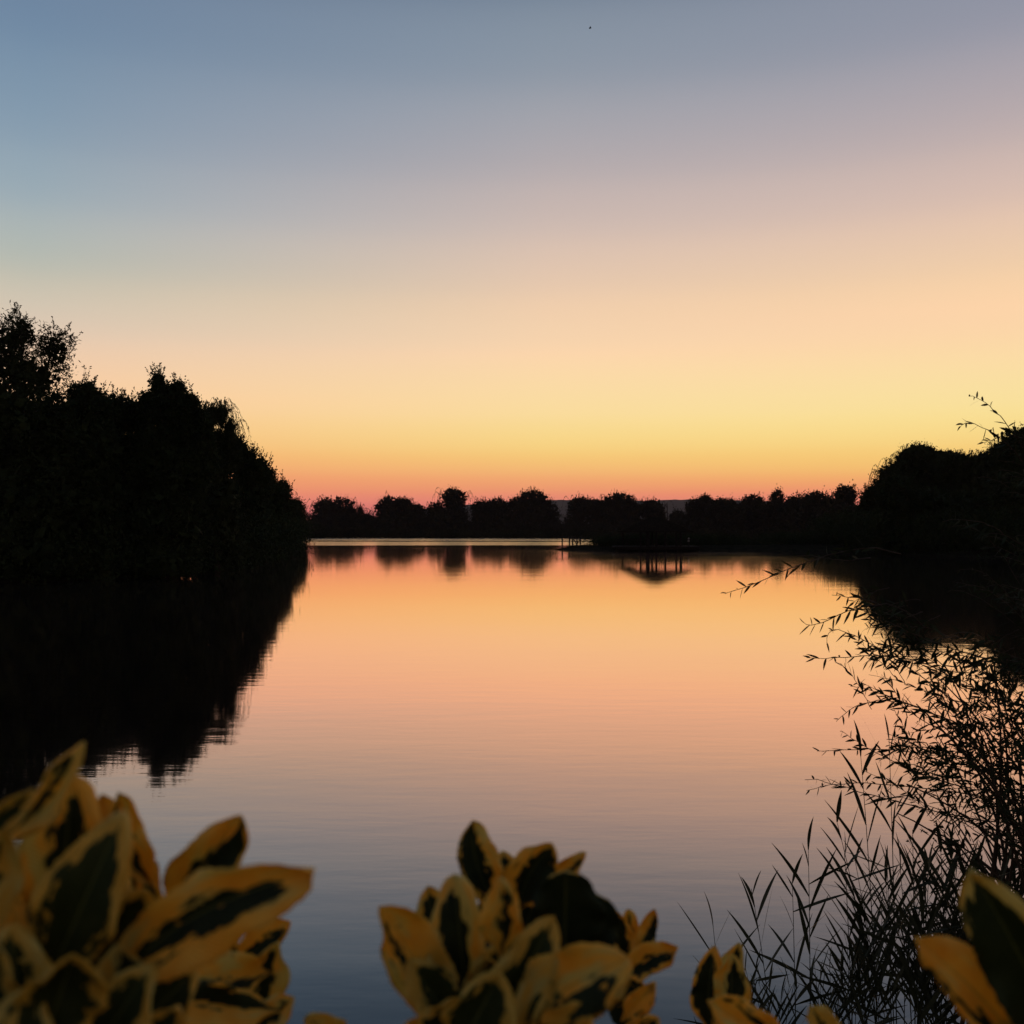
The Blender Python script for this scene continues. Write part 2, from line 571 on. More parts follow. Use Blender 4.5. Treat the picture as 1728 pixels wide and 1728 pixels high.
def ground_h(P):
    s = lake_sd(P)
    h = np.where(s < 0, np.maximum(s * .35, -1.6), 0)
    r = np.hypot(P[:, 0], P[:, 1])
    land = 0.55 * (1 - np.exp(-np.maximum(s, 0) / 1.2)) + .0
    near = 0.45 * (1 - np.exp(-np.maximum(s - .3, 0) / 1.0)) * np.exp(-(r / 9) ** 2)
    h = h + land + near
    h = h + np.where(s > 0, .06 * np.sin(P[:, 0] * .9 + 1) * np.cos(P[:, 1] * .7), 0) * np.clip(s, 0, 1)
    return h


def build_ground():
    na = 540
    rad = np.concatenate([[0.0], np.geomspace(.4, 6000, 250)])
    th = np.linspace(0, 2 * math.pi, na + 1)
    # more columns ahead
    th = th + .55 * np.sin(th) * 0
    R, T = np.meshgrid(rad, th, indexing='ij')
    X = R * np.sin(T); Y = R * np.cos(T)
    P = np.stack([X.ravel(), Y.ravel()], 1)
    Z = ground_h(P)
    G = np.stack([P[:, 0], P[:, 1], Z], 1).reshape(len(rad), na + 1, 3)
    b = MB(); b.grid(G)
    tag(b.build('ground', M_SOIL, None, True), kind='structure')


build_ground()
w = MB()
xs = np.array([-320, -100, -40, 0, 40, 100.]); ys = np.array([2.0, 40, 90, 140, 235.])
w.grid(np.array([[(x, y, 0.0) for x in xs] for y in ys]))
tag(w.build('lake_water', M_WATER), kind='structure')


def build_hills():
    na, nr = 260, 16
    azs = np.radians(np.linspace(-34, 34, na))
    px = 864 + F * np.tan(azs)
    top = np.interp(px, [-200, 560, 640, 720, 800, 870, 930, 1000, 1090, 1165, 1300, 1450, 1700, 2200],
                    [885, 880, 872, 858, 851, 846, 843, 845, 845, 842, 846, 852, 858, 870])
    top = top + .5 * np.sin(px * .11) + .4 * np.sin(px * .29 + 1)
    D = 4600.0
    H = (HZ - top) / F * D + CAM_H
    rr = np.linspace(0, 1, nr)
    P = np.zeros((nr, na, 3))
    for i, u in enumerate(rr):
        r = D - 900 + 2000 * u
        prof = math.sin(math.pi * min(1, u / .9) ** 1.0) if u < .45 else math.cos((u - .45) / .55 * math.pi / 2)
        prof = max(prof, 0)
        P[i, :, 0] = r * np.tan(azs); P[i, :, 1] = r
        P[i, :, 2] = .3 + H * prof * (r / D if u < .45 else 1)
    b = MB(); b.grid(P)
    tag(b.build('hills', M_HILL, None, True), kind='structure')


build_hills()

m_, t_, o_ = base_mat('evening_haze')
pv = t_.nodes.new('ShaderNodeVolumePrincipled')
pv.inputs['Color'].default_value = (.86, .68, .70, 1)
pv.inputs['Density'].default_value = 0.55e-4
pv.inputs['Anisotropy'].default_value = 0.2
t_.links.new(pv.outputs[0], o_.inputs['Volume'])
b = MB(); b.box((0, 0, 79), (14000, 14000, 162))
tag(b.build('haze', m_), kind='stuff')

# ------------------------------------------------------------------ trees
def ell_points(n, shell):
    d = RNG.normal(size=(n, 3)); d /= np.linalg.norm(d, axis=1, keepdims=True)
    r = RNG.random(n) ** (1 / 3)
    r = r * (1 - shell) + shell * (1 - .28 * RNG.random(n))
    return d, r


def tree(name, D, blobs, label, kind='willow', group=None, leaf=.13, dens=1.0, cat='tree', sprigs=0, strands=0, trunk=True, depth=1.0, mat=0,
         lump=.55, gap=0.0, wide=1.1, spr=1.0):
    """blobs: (px, py, rx, ry) ellipses of the crown as seen from the camera at distance D"""
    bs = []
    for i, (px, py, rx, ry) in enumerate(blobs):
        c = at(px, py, D)
        R = np.array([rx / F * D * wide, max(rx, ry * .7) / F * D * depth, ry / F * D])
        c[1] += R[1] * (RNG.random() - .5) * .7
        bs.append((c, R))
    cx = float(np.mean([c[0] for c, _ in bs])); cy = D
    gz = float(ground_h(np.array([[cx, cy]]))[0])
    gz = max(gz, -.25)
    rt = root(name, (cx, cy, gz), label, cat, group)
    # trunk and limbs
    if trunk:
        b = MB()
        zt = max(c[2] for c, _ in bs)
        hgt = max(zt - gz, 1.0)
        r0 = max(.08, hgt * .022)
        base = np.array([cx, cy, gz - .15])
        fork = base + np.array([RNG.normal() * .03 * hgt, 0, hgt * .32])
        mid = (base + fork) / 2 + np.array([RNG.normal() * .02 * hgt, RNG.normal() * .02 * hgt, 0])
        b.tube([base, mid, fork], r0 * 1.3, r0 * .85, 9)
        for c, R in bs:
            e = c + np.array([0, 0, R[2] * .45])
            s0 = fork if e[2] > fork[2] else base + (fork - base) * max(.15, min(.9, (e[2] - gz) / (fork[2] - gz + .01) * .6))
            m = (s0 + e) / 2 + np.array([0, 0, abs(R[2]) * .12])
            b.tube([s0, m, e], r0 * .55, r0 * .1, 6)
            for k in range(4):
                dd, rr = ell_points(1, .8)
                tip = c + dd[0] * rr[0] * R
                b.tube([m, (m + tip) / 2 + RNG.normal(size=3) * .05 * R, tip], r0 * .2, r0 * .04, 4)
        b.build('trunk', M_BARK, rt)
    # crown
    b = MB()
    for c, R in bs:
        area = R[0] * R[2]
        ncl = int(max(10, 62 * dens * (area / (leaf * 7) ** 2) ** .8))
        d, r = ell_points(ncl, .45)
        d2 = d.copy()
        cc = c + d2 * (r[:, None] ** 1.0) * R
        cr = (.35 + .65 * RNG.random(ncl)) * np.mean(R) * .22 * lump / .55 + leaf
        nl = int(26 * dens)
        P = np.repeat(cc, nl, 0) + RNG.normal(size=(ncl * nl, 3)) * np.repeat(cr, nl)[:, None] * .55
        if kind in ('willow', 'weeping'):
            dd = RNG.normal(size=(len(P), 3)) * [.5, .5, .35] + [0, 0, -.75]
            if kind == 'willow':
                dd = RNG.normal(size=(len(P), 3)) * [.7, .7, .6] + [0, 0, -.1]
            b.leaves(P, dd, leaf * RNG.uniform(.9, 2.0, len(P)), leaf * .38)
        else:
            dd = RNG.normal(size=(len(P), 3)) + [0, 0, .2]
            b.leaves(P, dd, leaf * RNG.uniform(.7, 1.3, len(P)), leaf * .75)
        # inner foliage: larger leaf masses well inside
        ni = int(1000 * (1 - gap) * dens)
        d, r = ell_points(ni, 0)
        P = c + d * (r * (.86 - .3 * gap))[:, None] * R
        b.leaves(P - [0, 0, 0], RNG.normal(size=(ni, 3)), np.mean(R) * RNG.uniform(.16, .36, ni), np.mean(R) * .19)
    # sprigs standing out of the upper outline
    for k in range(sprigs):
        c, R = bs[RNG.integers(len(bs))]
        d, _ = ell_points(1, 1); d = d[0]; d[2] = abs(d[2]) * .9 + .15; d /= np.linalg.norm(d)
        p0 = c + d * R * .9
        ln = leaf * RNG.uniform(2.5, 7) * spr
        dr = d * .6 + [0, 0, .8] + RNG.normal(size=3) * .25; dr /= np.linalg.norm(dr)
        m = int(RNG.integers(9, 18))
        u = np.sort(RNG.random(m))
        P = p0 + dr * ln * u[:, None]
        b.leaves(P, dr + RNG.normal(size=(m, 3)) * .7, leaf * RNG.uniform(.8, 1.3, m), leaf * .5)
        b.tube([p0, p0 + dr * ln * .5, p0 + dr * ln], leaf * .06, leaf * .03, 3)
    # hanging strands
    for k in range(strands):
        c, R = bs[RNG.integers(min(len(bs), 3))]
        d, _ = ell_points(1, 1); d = d[0]; d[2] = abs(d[2]) * .8 + .1; d /= np.linalg.norm(d)
        p0 = c + d * R * .98
        out = np.array([d[0], d[1], 0]) + RNG.normal(size=3) * [.3, .3, 0]
        a = leaf * RNG.uniform(3, 7)
        ln = leaf * RNG.uniform(9, 26)
        u = np.linspace(0, 1, 9)
        pts = p0 + out * (a * (1 - (1 - u) ** 2))[:, None] + np.array([0, 0, 1.]) * (a * .9 * np.sin(np.minimum(u * 3.2, 3.14159)) - ln * np.maximum(u - .22, 0) ** 1.15)[:, None]
        b.tube(pts, leaf * .07, leaf * .03, 3)
        m = int(ln / leaf * 2.6)
        t_ = RNG.random(m)
        idx = np.minimum((t_ * 8).astype(int), 7); f_ = t_ * 8 - idx
        P = pts[idx] * (1 - f_)[:, None] + pts[idx + 1] * f_[:, None]
        b.leaves(P, RNG.normal(size=(m, 3)) * .35 + [0, 0, -1], leaf * RNG.uniform(.8, 1.5, m), leaf * .26)
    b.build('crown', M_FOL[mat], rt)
    return rt


# left bank
GL = 'trees along the left bank'
tree('willow_tree', 50, [(5, 600, 52, 66), (38, 562, 26, 32), (92, 588, 28, 38), (60, 640, 62, 42), (-30, 690, 70, 60)],
     'tall airy willow on the left bank with sky showing through its top', 'willow', GL, .14, .9, sprigs=46, lump=.8, gap=.72)
tree('bushy_tree', 48, [(20, 725, 82, 72), (90, 740, 50, 80), (-20, 820, 90, 90), (70, 850, 80, 90), (10, 920, 110, 60), (100, 940, 60, 44)],
     'broad dark tree filling the left frame edge below the airy willow', 'broad', GL, .13, 1.0, sprigs=20, mat=1)
tree('bushy_tree', 49, [(140, 675, 30, 34), (165, 700, 34, 34), (140, 760, 60, 75), (150, 850, 62, 80), (150, 935, 66, 42)],
     'dark bushy tree with leafy sprigs on top beside the tall airy willow', 'broad', GL, .13, 1.0, sprigs=60, mat=1)
tree('bushy_tree', 52, [(208, 700, 38, 32), (236, 705, 22, 30), (205, 770, 50, 60), (215, 860, 56, 80), (220, 930, 60, 36)],
     'lower flat-topped dark tree in the dip left of the pointed poplar', 'broad', GL, .13, 1.0, sprigs=50, mat=1)
tree('poplar_tree', 50, [(270, 670, 19, 30), (266, 645, 10, 17), (246, 680, 12, 16), (332, 722, 22, 36), (245, 800, 40, 50), (335, 772, 30, 40), (300, 660, 11, 17), (324, 680, 9, 15), (290, 690, 34, 44), (318, 705, 24, 42), (275, 740, 42, 60), (300, 800, 48, 70), (285, 880, 56, 70), (280, 945, 60, 30)],
     'dark poplar with a pointed leafy top standing highest in the middle of the left bank', 'broad', GL, .12, 1.0, sprigs=90, mat=1, lump=.7)
tree('weeping_willow', 57, [(372, 700, 10, 18), (350, 708, 14, 24), (388, 730, 8, 20), (358, 748, 26, 26), (384, 764, 18, 28), (362, 790, 34, 36), (360, 850, 46, 70), (355, 920, 50, 42)],
     'weeping willow with thin strands arching over the slope of the left tree line', 'weeping', GL, .12, 1.0, sprigs=10, strands=120, mat=0, lump=.7)
tree('bushy_tree', 66, [(398, 768, 22, 32), (418, 790, 24, 34), (405, 850, 36, 60), (405, 915, 40, 40)],
     'sloping dark tree right after the weeping willow on the left bank', 'broad', GL, .13, 1.0, sprigs=70, mat=1)
tree('bushy_tree', 84, [(442, 805, 20, 32), (452, 850, 26, 46), (450, 905, 28, 34)],
     'rounded dark tree low on the left bank, third from its far end', 'broad', GL, .15, 1.0, sprigs=60, mat=1)
tree('willow_tree', 108, [(474, 835, 17, 27), (482, 875, 18, 36), (478, 908, 20, 22)],
     'small rounded willow low on the left bank, second from its far end', 'willow', GL, .17, 1.0, sprigs=50, mat=0)
tree('willow_tree', 138, [(500, 862, 15, 22), (506, 890, 11, 26), (498, 905, 14, 16)],
     'smallest willow at the far tip of the left bank', 'willow', GL, .2, 1.0, sprigs=40, mat=0)

# far shore
GF = 'trees along the far shore'
FAR = [
    (226, [(548, 862, 20, 24), (578, 862, 22, 25), (565, 888, 34, 22), (600, 880, 8, 16)], 'round double-headed willow at the left end of the far shore'),
    (226, [(609, 866, 4, 12), (620, 882, 14, 18)], 'slim sprig-like young tree in the gap beside the double-headed willow'),
    (224, [(654, 858, 20, 23), (678, 855, 18, 17), (700, 866, 18, 18), (674, 885, 40, 24)], 'broad willow with a ragged crest sloping down to the right'),
    (222, [(736, 868, 15, 24), (766, 842, 20, 20), (770, 866, 18, 22), (755, 888, 34, 22)], 'tallest far willow with a round head raised on its right side'),
    (224, [(812, 862, 16, 20), (838, 858, 20, 18), (830, 885, 36, 24)], 'low flat-topped willow between the round-headed one and the domed one'),
    (224, [(872, 856, 16, 20), (900, 848, 24, 23), (918, 868, 24, 28), (895, 888, 46, 22)], 'domed willow just left of the gap that shows the hill'),
    (222, [(980, 856, 20, 20), (972, 884, 17, 26), (1005, 858, 16, 18)], 'round willow just right of the gap that shows the hill'),
    (222, [(1044, 849, 24, 19), (1028, 872, 32, 26), (1062, 870, 18, 28), (1040, 890, 40, 18)], 'wide willow with twin crests behind the gazebo'),
    (222, [(1098, 860, 22, 17), (1108, 878, 18, 20), (1090, 892, 30, 14)], 'low willow whose crown peaks right of the gazebo'),
    (222, [(1143, 878, 14, 18), (1145, 895, 24, 14)], 'lowest bush in the gap right of the gazebo showing the hill'),
    (196, [(1176, 858, 18, 18), (1191, 846, 11, 12), (1180, 885, 30, 26)], 'tree with a small round knob on its crown, first right of the hill gap'),
    (192, [(1222, 856, 24, 16), (1222, 885, 32, 26)], 'flat-crowned tree on the far right shore next to the knobbed one'),
    (186, [(1270, 850, 18, 16), (1258, 872, 32, 24), (1280, 890, 30, 26)], 'rounded tree just left of the notch in the far right tree line'),
    (182, [(1312, 845, 11, 20), (1306, 865, 24, 22), (1316, 890, 34, 26)], 'pointed tree just right of the notch in the far right tree line'),
    (176, [(1342, 852, 15, 17), (1345, 880, 32, 32)], 'small dome beside the pointed tree on the far right shore'),
    (168, [(1378, 847, 24, 18), (1372, 880, 36, 34), (1385, 905, 40, 22)], 'broad dark tree before the airy one near the right bank'),
    (158, [(1428, 835, 17, 19), (1420, 870, 36, 32), (1430, 900, 40, 30)], 'airy see-through tree closing the far shore at the right bank'),
]
for i, (D, bl, lab) in enumerate(FAR):
    D = D * 1.95
    kd = 'weeping' if i < 9 else 'broad'
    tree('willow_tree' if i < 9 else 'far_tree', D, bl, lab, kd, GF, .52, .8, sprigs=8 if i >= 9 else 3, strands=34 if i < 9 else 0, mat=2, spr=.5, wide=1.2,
         gap=.0, lump=.6)

# right bank
GR = 'trees along the right bank'
tree('willow_tree', 112, [(1464, 848, 14, 26), (1484, 838, 16, 32), (1475, 868, 26, 44), (1470, 905, 30, 26)],
     'small ragged willow at the foot of the big right-bank willow', 'willow', GR, .18, 1.0, sprigs=40)
tree('weeping_willow', 110, [(1552, 792, 42, 38), (1510, 812, 24, 34), (1590, 800, 40, 36), (1535, 860, 56, 52), (1600, 860, 50, 56), (1545, 905, 70, 30), (1548, 776, 36, 27), (1598, 785, 34, 25)],
     'big domed weeping willow on the right bank with strands at its left', 'weeping', GR, .17, 1.1, strands=120, sprigs=10)
tree('bushy_tree', 92, [(1502, 838, 18, 34), (1516, 850, 30, 50), (1506, 905, 40, 40), (1570, 880, 50, 60), (1640, 890, 60, 60)],
     'dark bush standing furthest out at the waterline below the domed willow', 'broad', GR, .15, 1.0, sprigs=20, mat=1)
tree('weeping_willow', 104, [(1640, 795, 34, 30), (1692, 772, 26, 30), (1610, 790, 26, 26), (1672, 800, 34, 42), (1655, 850, 50, 56), (1660, 905, 66, 36)],
     'second weeping willow with curling wisps on top, right of the domed one', 'weeping', GR, .17, 1.1, strands=110, sprigs=10)
tree('bushy_tree', 86, [(1712, 765, 26, 34), (1745, 770, 46, 58), (1720, 850, 50, 70), (1790, 820, 60, 90), (1730, 920, 70, 46)],
     'dense dark tree rising highest on the right bank at the frame edge', 'broad', GR, .15, 1.1, sprigs=60, mat=1)


# low growth along the banks
def undergrowth(name, line, height, width, n, leaf, mat, hv=.35):
    line = np.array(line, float)
    seg = np.linalg.norm(np.diff(line, axis=0), axis=1)
    cum = np.concatenate([[0], np.cumsum(seg)])
    ncl = n // 30
    t_ = RNG.random(ncl) * cum[-1]
    x = np.interp(t_, cum, line[:, 0]); y = np.interp(t_, cum, line[:, 1])
    x = x + RNG.normal(size=ncl) * width * .35; y = y + RNG.normal(size=ncl) * width * .35
    gz = ground_h(np.stack([x, y], 1))
    hh = height * (1 - hv * RNG.random(ncl))
    cz = np.maximum(gz, -.1) + hh * RNG.random(ncl) ** .8
    C_ = np.stack([x, y, cz], 1)
    P = np.repeat(C_, 30, 0) + RNG.normal(size=(ncl * 30, 3)) * [leaf * 2.4, leaf * 2.4, leaf * 1.6]
    P[:, 2] = np.maximum(P[:, 2], .02)
    b = MB()
    b.leaves(P, RNG.normal(size=(len(P), 3)) * [.6, .6, .4] + [0, 0, .6], leaf * RNG.uniform(.8, 1.8, len(P)), leaf * .6)
    tag(b.build(name, M_FOL[mat]), kind='stuff')


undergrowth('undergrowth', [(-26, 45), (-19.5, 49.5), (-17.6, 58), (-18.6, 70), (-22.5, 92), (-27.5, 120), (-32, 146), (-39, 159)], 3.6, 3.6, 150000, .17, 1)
undergrowth('undergrowth', [(-31, 217.5), (-80, 218), (-85, 190)], 1.2, 3.0, 16000, .32, 2)
undergrowth('undergrowth', [(-56, 168), (-80, 216), (-30, 217.5), (12, 210), (30, 190), (45, 171), (48, 150), (46, 133)], 1.1, 3.0, 60000, .22, 2)
undergrowth('undergrowth', [(-110, 436), (-60, 436), (-22, 434)], 6.6, 6.0, 30000, .6, 2)
undergrowth('undergrowth', [(-22, 434), (20, 430), (70, 424)], 3.0, 6.0, 24000, .5, 2)
undergrowth('undergrowth', [(70, 420), (90, 372), (110, 320), (96, 250)], 6.5, 6.0, 40000, .6, 2)
undergrowth('undergrowth', [(38, 123), (36, 106), (35.5, 97), (36.8, 89), (43, 79), (58, 65)], 3.4, 3.0, 70000, .2, 1)
undergrowth('reeds', [(9.2, 108), (12, 107.5), (23.6, 109)], 0.72, 2.2, 40000, .13, 1, .35)
undergrowth('reeds', [(23.6, 109), (27.6, 109.5)], .25, 3.0, 6000, .10, 1, .3)
undergrowth('reeds', [(27.8, 109.5), (33, 112), (38, 114)], 1.1, 3.2, 24000, .13, 1, .35)

# ------------------------------------------------------------------ gazebo on the spit, footbridge and posts
gx, gy = float(at(1094, 925, 108)[0]), 103.2
gz0 = .42
g = root('gazebo', (gx, gy, 0), 'open lakeside gazebo with a hipped roof on slim posts over the water', 'gazebo')
b = MB(); b.box((gx, gy, gz0), (8.2, 4.6, .16)); b.box((gx, gy - 2.2, gz0 - .16), (8.0, .12, .18)); b.box((gx, gy + 2.2, gz0 - .16), (8.0, .12, .18))
b.build('deck', M_WOOD, g)
px_post = [1077, 1089, 1103, 1118, 1136, 1143]
for i, px in enumerate(px_post):
    X = (px - 864) / F * gy
    b = MB()
    b.tube([(X, gy - 1.9, -1.0), (X, gy - 1.9, 2.06)], .10 if i != 1 else .2, None, 8)
    b.build('post', M_WOOD, g)
for X in (gx - 3.0, gx, gx + 3.0):
    b = MB(); b.tube([(X, gy + 1.9, -1.0), (X, gy + 1.9, 2.06)], .09, None, 8); b.build('post', M_WOOD, g)
b = MB()
ez, pz, hw, hd = 2.02, 3.45, 3.5, 2.4
gxr = gx
V = [(gxr - hw, gy - hd, ez), (gxr + hw, gy - hd, ez), (gxr + hw, gy + hd, ez), (gxr - hw, gy + hd, ez),
     (gxr - hw, gy - hd, ez - .12), (gxr + hw, gy - hd, ez - .12), (gxr + hw, gy + hd, ez - .12), (gxr - hw, gy + hd, ez - .12),
     (gxr - .4, gy, pz), (gxr + .4, gy, pz)]
b.add(V, quads=[(0, 1, 9, 8), (2, 3, 8, 9), (0, 4, 5, 1), (1, 5, 6, 2), (2, 6, 7, 3), (3, 7, 4, 0), (4, 7, 6, 5)], tris=[(1, 2, 9), (3, 0, 8)])
b.build('roof', M_THATCH, g)
b = MB()
b.tube([(gx - 4, gy - 2.15, 1.2), (gx + 4, gy - 2.15, 1.2)], .04, None, 6)
for k in range(9):
    X = gx - 4 + k
    b.tube([(X, gy - 2.15, gz0), (X, gy - 2.15, 1.2)], .03, None, 6)
b.build('railing', M_WOOD, g)

# landing stage running left from the spit
bx0, bx1, by = float(at(938, 0, 113)[0]), float(at(1000, 0, 113)[0]), 113.0
br = root('footbridge', ((bx0 + bx1) / 2, by, 0), 'small footbridge on thin posts at the left tip of the spit', 'footbridge')
b = MB(); b.box(((bx0 + bx1) / 2, by, 1.22), (bx1 - bx0, 1.0, .13)); b.build('deck', M_WOOD, br)
for px in (948, 961, 967, 973, 979):
    X = (px - 864) / F * by
    b = MB(); b.tube([(X, by - .35, -.9), (X + RNG.normal() * .06, by - .35, 1.16)], .07, None, 6); b.build('post', M_WOOD, br)
b = MB()
b.tube([((967 - 864) / F * by, by - .4, 1.1), ((976 - 864) / F * by, by - .4, .2)], .05, None, 5)
b.tube([((979 - 864) / F * by, by - .4, 1.1), ((970 - 864) / F * by, by - .4, .2)], .05, None, 5)
b.build('brace', M_WOOD, br)
# mooring post, a small glint put into the pale colour of its head
pp = at(1157, 921, 104)
mp_ = root('mooring_post', (pp[0], 102.4, 0), 'short mooring post with a head coloured pale as a glint right of the gazebo', 'post')
b = MB(); b.tube([(pp[0], 102.4, -.8), (pp[0], 102.4, .95)], .08, .07, 8); b.build('shaft', M_WOOD, mp_)
b = MB(); b.tube([(pp[0], 102.4, .95), (pp[0] + .02, 102.4, 1.2), (pp[0] + .06, 102.4, 1.36)], .11, .06, 8); b.build('cap', M_WHITE, mp_)
# pole in the gap of the far trees
q = at(1126, 851, 420)
b = MB(); b.tube([(q[0], 420, .3), (q[0] + .03, 420, 6), (q[0], 420, q[2])], .2, .14, 6)
tag(b.build('utility_pole', M_WOOD), 'thin bare pole standing in the hill gap of the far tree line', 'pole')

# ------------------------------------------------------------------ bird
c = at(996, 47.5, 70)
b = MB()
u = np.linspace(-1, 1, 9)
bd = np.array([.86, .3, .40]); bd /= np.linalg.norm(bd)
b.tube([c - bd * .10, c - bd * .06, c, c + bd * .06, c + bd * .09], .012, .012, 8)
b.tube([c - bd * .07, c, c + bd * .07], .035, .03, 8)
for s_ in (-1, 1):
    wv = np.array([-.25 * s_, .5 * s_, .75])
    P = np.array([[c + bd * .045, c - bd * .045], [c + wv * .07 + bd * .04, c + wv * .07 - bd * .04], [c + wv * .14 - bd * .02, c + wv * .14 - bd * .05]])
    b.grid(P)
tag(b.build('bird', M_BIRD), 'tiny dark bird flying alone high in the evening sky', 'bird')


# ------------------------------------------------------------------ reeds by the near bank, right
def bezier(p0, p1, p2, n):
    u = np.linspace(0, 1, n)[:, None]
    return (1 - u) ** 2 * p0 + 2 * u * (1 - u) * p1 + u ** 2 * p2


def reed_shape(top_px, top_py, D, lean, n_leaf, sb, lb, size=1.0, base_px=None):
    top = at(top_px, top_py, D)
    bx = (base_px - 864) / F * D if base_px is not None else top[0] + lean
    bse = np.array([bx, D + RNG.normal() * .05, 0.0])
    bse[2] = min(0.25, float(ground_h(bse[None, :2])[0]) - .03)
    mid = (top + bse) / 2 + np.array([(bse[0] - top[0]) * .25, 0, 0])
    pts = bezier(bse, mid, top, 14)
    sb.tube(pts, .0032 * size, .0012 * size, 5)
    ax = RNG.choice([-1, 1])
    for k in range(n_leaf):
        u = 1 - k * (.62 / max(n_leaf, 1)) - RNG.random() * .03
        i = min(int(u * 13), 12)
        p = pts[i] + (pts[i + 1] - pts[i]) * (u * 13 - i)
        ax = -ax
        ang = RNG.uniform(.18, .58) if k else .06
        if RNG.random() < .12: ang = 1.1
        dr = np.array([ax * math.sin(ang), RNG.normal() * .3, math.cos(ang)])
        L = (RNG.uniform(.20, .34) if k > 1 else RNG.uniform(.13, .2)) * size
        bend = np.array([ax * RNG.uniform(.0, .03), 0, -RNG.uniform(.0, .035)]) * size
        lb.blades(p[None], dr[None], L, RNG.uniform(.011, .019) * size, bend[None], 7)
    return bse


REEDS = [  # tip px, py, D, base px, leaves, label
    (1203, 1560, 4.6, 1226, 7, 'shortest reed, leftmost, with one long blade pointing straight up'),
    (1268, 1500, 4.7, 1316, 10, 'reed second from the left, stem leaning right behind small yellow leaves'),
    (1337, 1485, 4.8, 1345, 9, 'straight thin reed with a tuft of short blades at its top'),
    (1364, 1432, 4.7, 1376, 11, 'taller reed with a blade reaching far to the upper left'),
    (1425, 1440, 4.5, 1440, 10, 'reed with steep narrow blades just left of the dense reed clump'),
    (1412, 1385, 4.6, 1500, 12, 'reed leaning left with its tip pointing at the willow twigs'),
    (1452, 1270, 4.5, 1490, 13, 'tall reed with a broad blade beside its bare tip'),
    (1500, 1240, 4.6, 1515, 14, 'tallest reed, standing up into the willow leaves'),
    (1540, 1400, 4.4, 1545, 11, 'reed with spread fan blades at the top of the dense clump'),
]
for (tx, ty, D, bpx, nl, lab) in REEDS:
    sb, lb = MB(), MB()
    bse = reed_shape(tx, ty, D, 0, nl, sb, lb, 1.0, bpx)
    r_ = root('reed', bse, lab, 'reed', 'reeds by the near bank')
    sb.build('stem', M_REED, r_); lb.build('blades', M_REED, r_)
sb, lb = MB(), MB()
for k in range(60):
    tx = 1430 + 330 * RNG.random() ** .9
    ty = 1430 + 190 * RNG.random() - (tx - 1430) * .12 + 40 * RNG.random()
    reed_shape(tx, ty, RNG.uniform(4.1, 5.2), 0, int(RNG.integers(8, 14)), sb, lb, 1.0, tx + RNG.normal() * 40 + 15)
for k in range(40):
    tx = 1180 + 300 * RNG.random()
    ty = 1640 + 70 * RNG.random() - (tx - 1180) * .15
    reed_shape(tx, ty, RNG.uniform(4.6, 5.0), 0, 5, sb, lb, .8, tx + RNG.normal() * 30 + 10)
o = sb.build('reeds', M_REED)
tag(o, kind='stuff')
lo = lb.build('blades', M_REED, o)
tag(lo, kind='stuff')

# ------------------------------------------------------------------ near willow, right
wb_root = np.array([(1830 - 864) / F * 4.0, 4.0, .5])
wil = root('willow_shrub', wb_root, 'near willow reaching in from the right with fine leafy twigs over the water', 'willow')
trunk_b, twig_b, leaf_b = MB(), MB(), MB()


def twig_leaves(pts, D, spacing=.018, L=(.032, .074), W=(.0080, .0138), start=.1, tip=True):
    seg = np.linalg.norm(np.diff(pts, axis=0), axis=1)
    cum = np.concatenate([[0], np.cumsum(seg)])
    tot = cum[-1]
    n = max(2, int(tot * (1 - start) / spacing))
    s_ = tot * start + (tot * (1 - start)) * (np.arange(n) + RNG.random(n) * .6) / n
    P = np.stack([np.interp(s_, cum, pts[:, k]) for k in range(3)], 1)
    e = np.minimum(s_ + .01, tot)
    T = np.stack([np.interp(e, cum, pts[:, k]) - np.interp(np.maximum(e - .02, 0), cum, pts[:, k]) for k in range(3)], 1)
    T /= np.linalg.norm(T, axis=1, keepdims=True) + 1e-9
    side = np.cross(T, np.array([0, 1.0, 0])) * np.where(np.arange(n) % 2, 1, -1)[:, None]
    dirs = T * RNG.uniform(.5, 1.2, n)[:, None] + side * RNG.uniform(.2, 1.0, n)[:, None] + RNG.normal(size=(n, 3)) * .38
    frac = s_ / tot
    LL = RNG.uniform(*L, n) * (1.05 - .5 * frac ** 2)
    leaf_b.blades(P, dirs, LL, RNG.uniform(*W, n) * (1.05 - .45 * frac ** 2), RNG.normal(size=(n, 3)) * .004 + [0, 0, -.004], 4)


def twig(px_pts, D0, D1, r=.0026, **kw):
    px_pts = np.array(px_pts, float)
    m = len(px_pts)
    k = np.linspace(0, 1, m)
    u = np.linspace(0, 1, 16)
    # smooth interpolation through the points (Catmull-Rom via cubic-ish interp)
    if m == 2:
        x = np.interp(u, k, px_pts[:, 0]); y = np.interp(u, k, px_pts[:, 1])
    else:
        cx_ = np.polyfit(k, px_pts[:, 0], min(3, m - 1)); cy_ = np.polyfit(k, px_pts[:, 1], min(3, m - 1))
        x = np.polyval(cx_, u); y = np.polyval(cy_, u)
    D = D0 + (D1 - D0) * u
    pts = np.stack([at(a, b_, d) for a, b_, d in zip(x, y, D)])
    pts = pts + RNG.normal(size=pts.shape) * .0015
    twig_b.tube(pts, r, r * .35, 4)
    twig_leaves(pts, D0, **kw)
    return pts


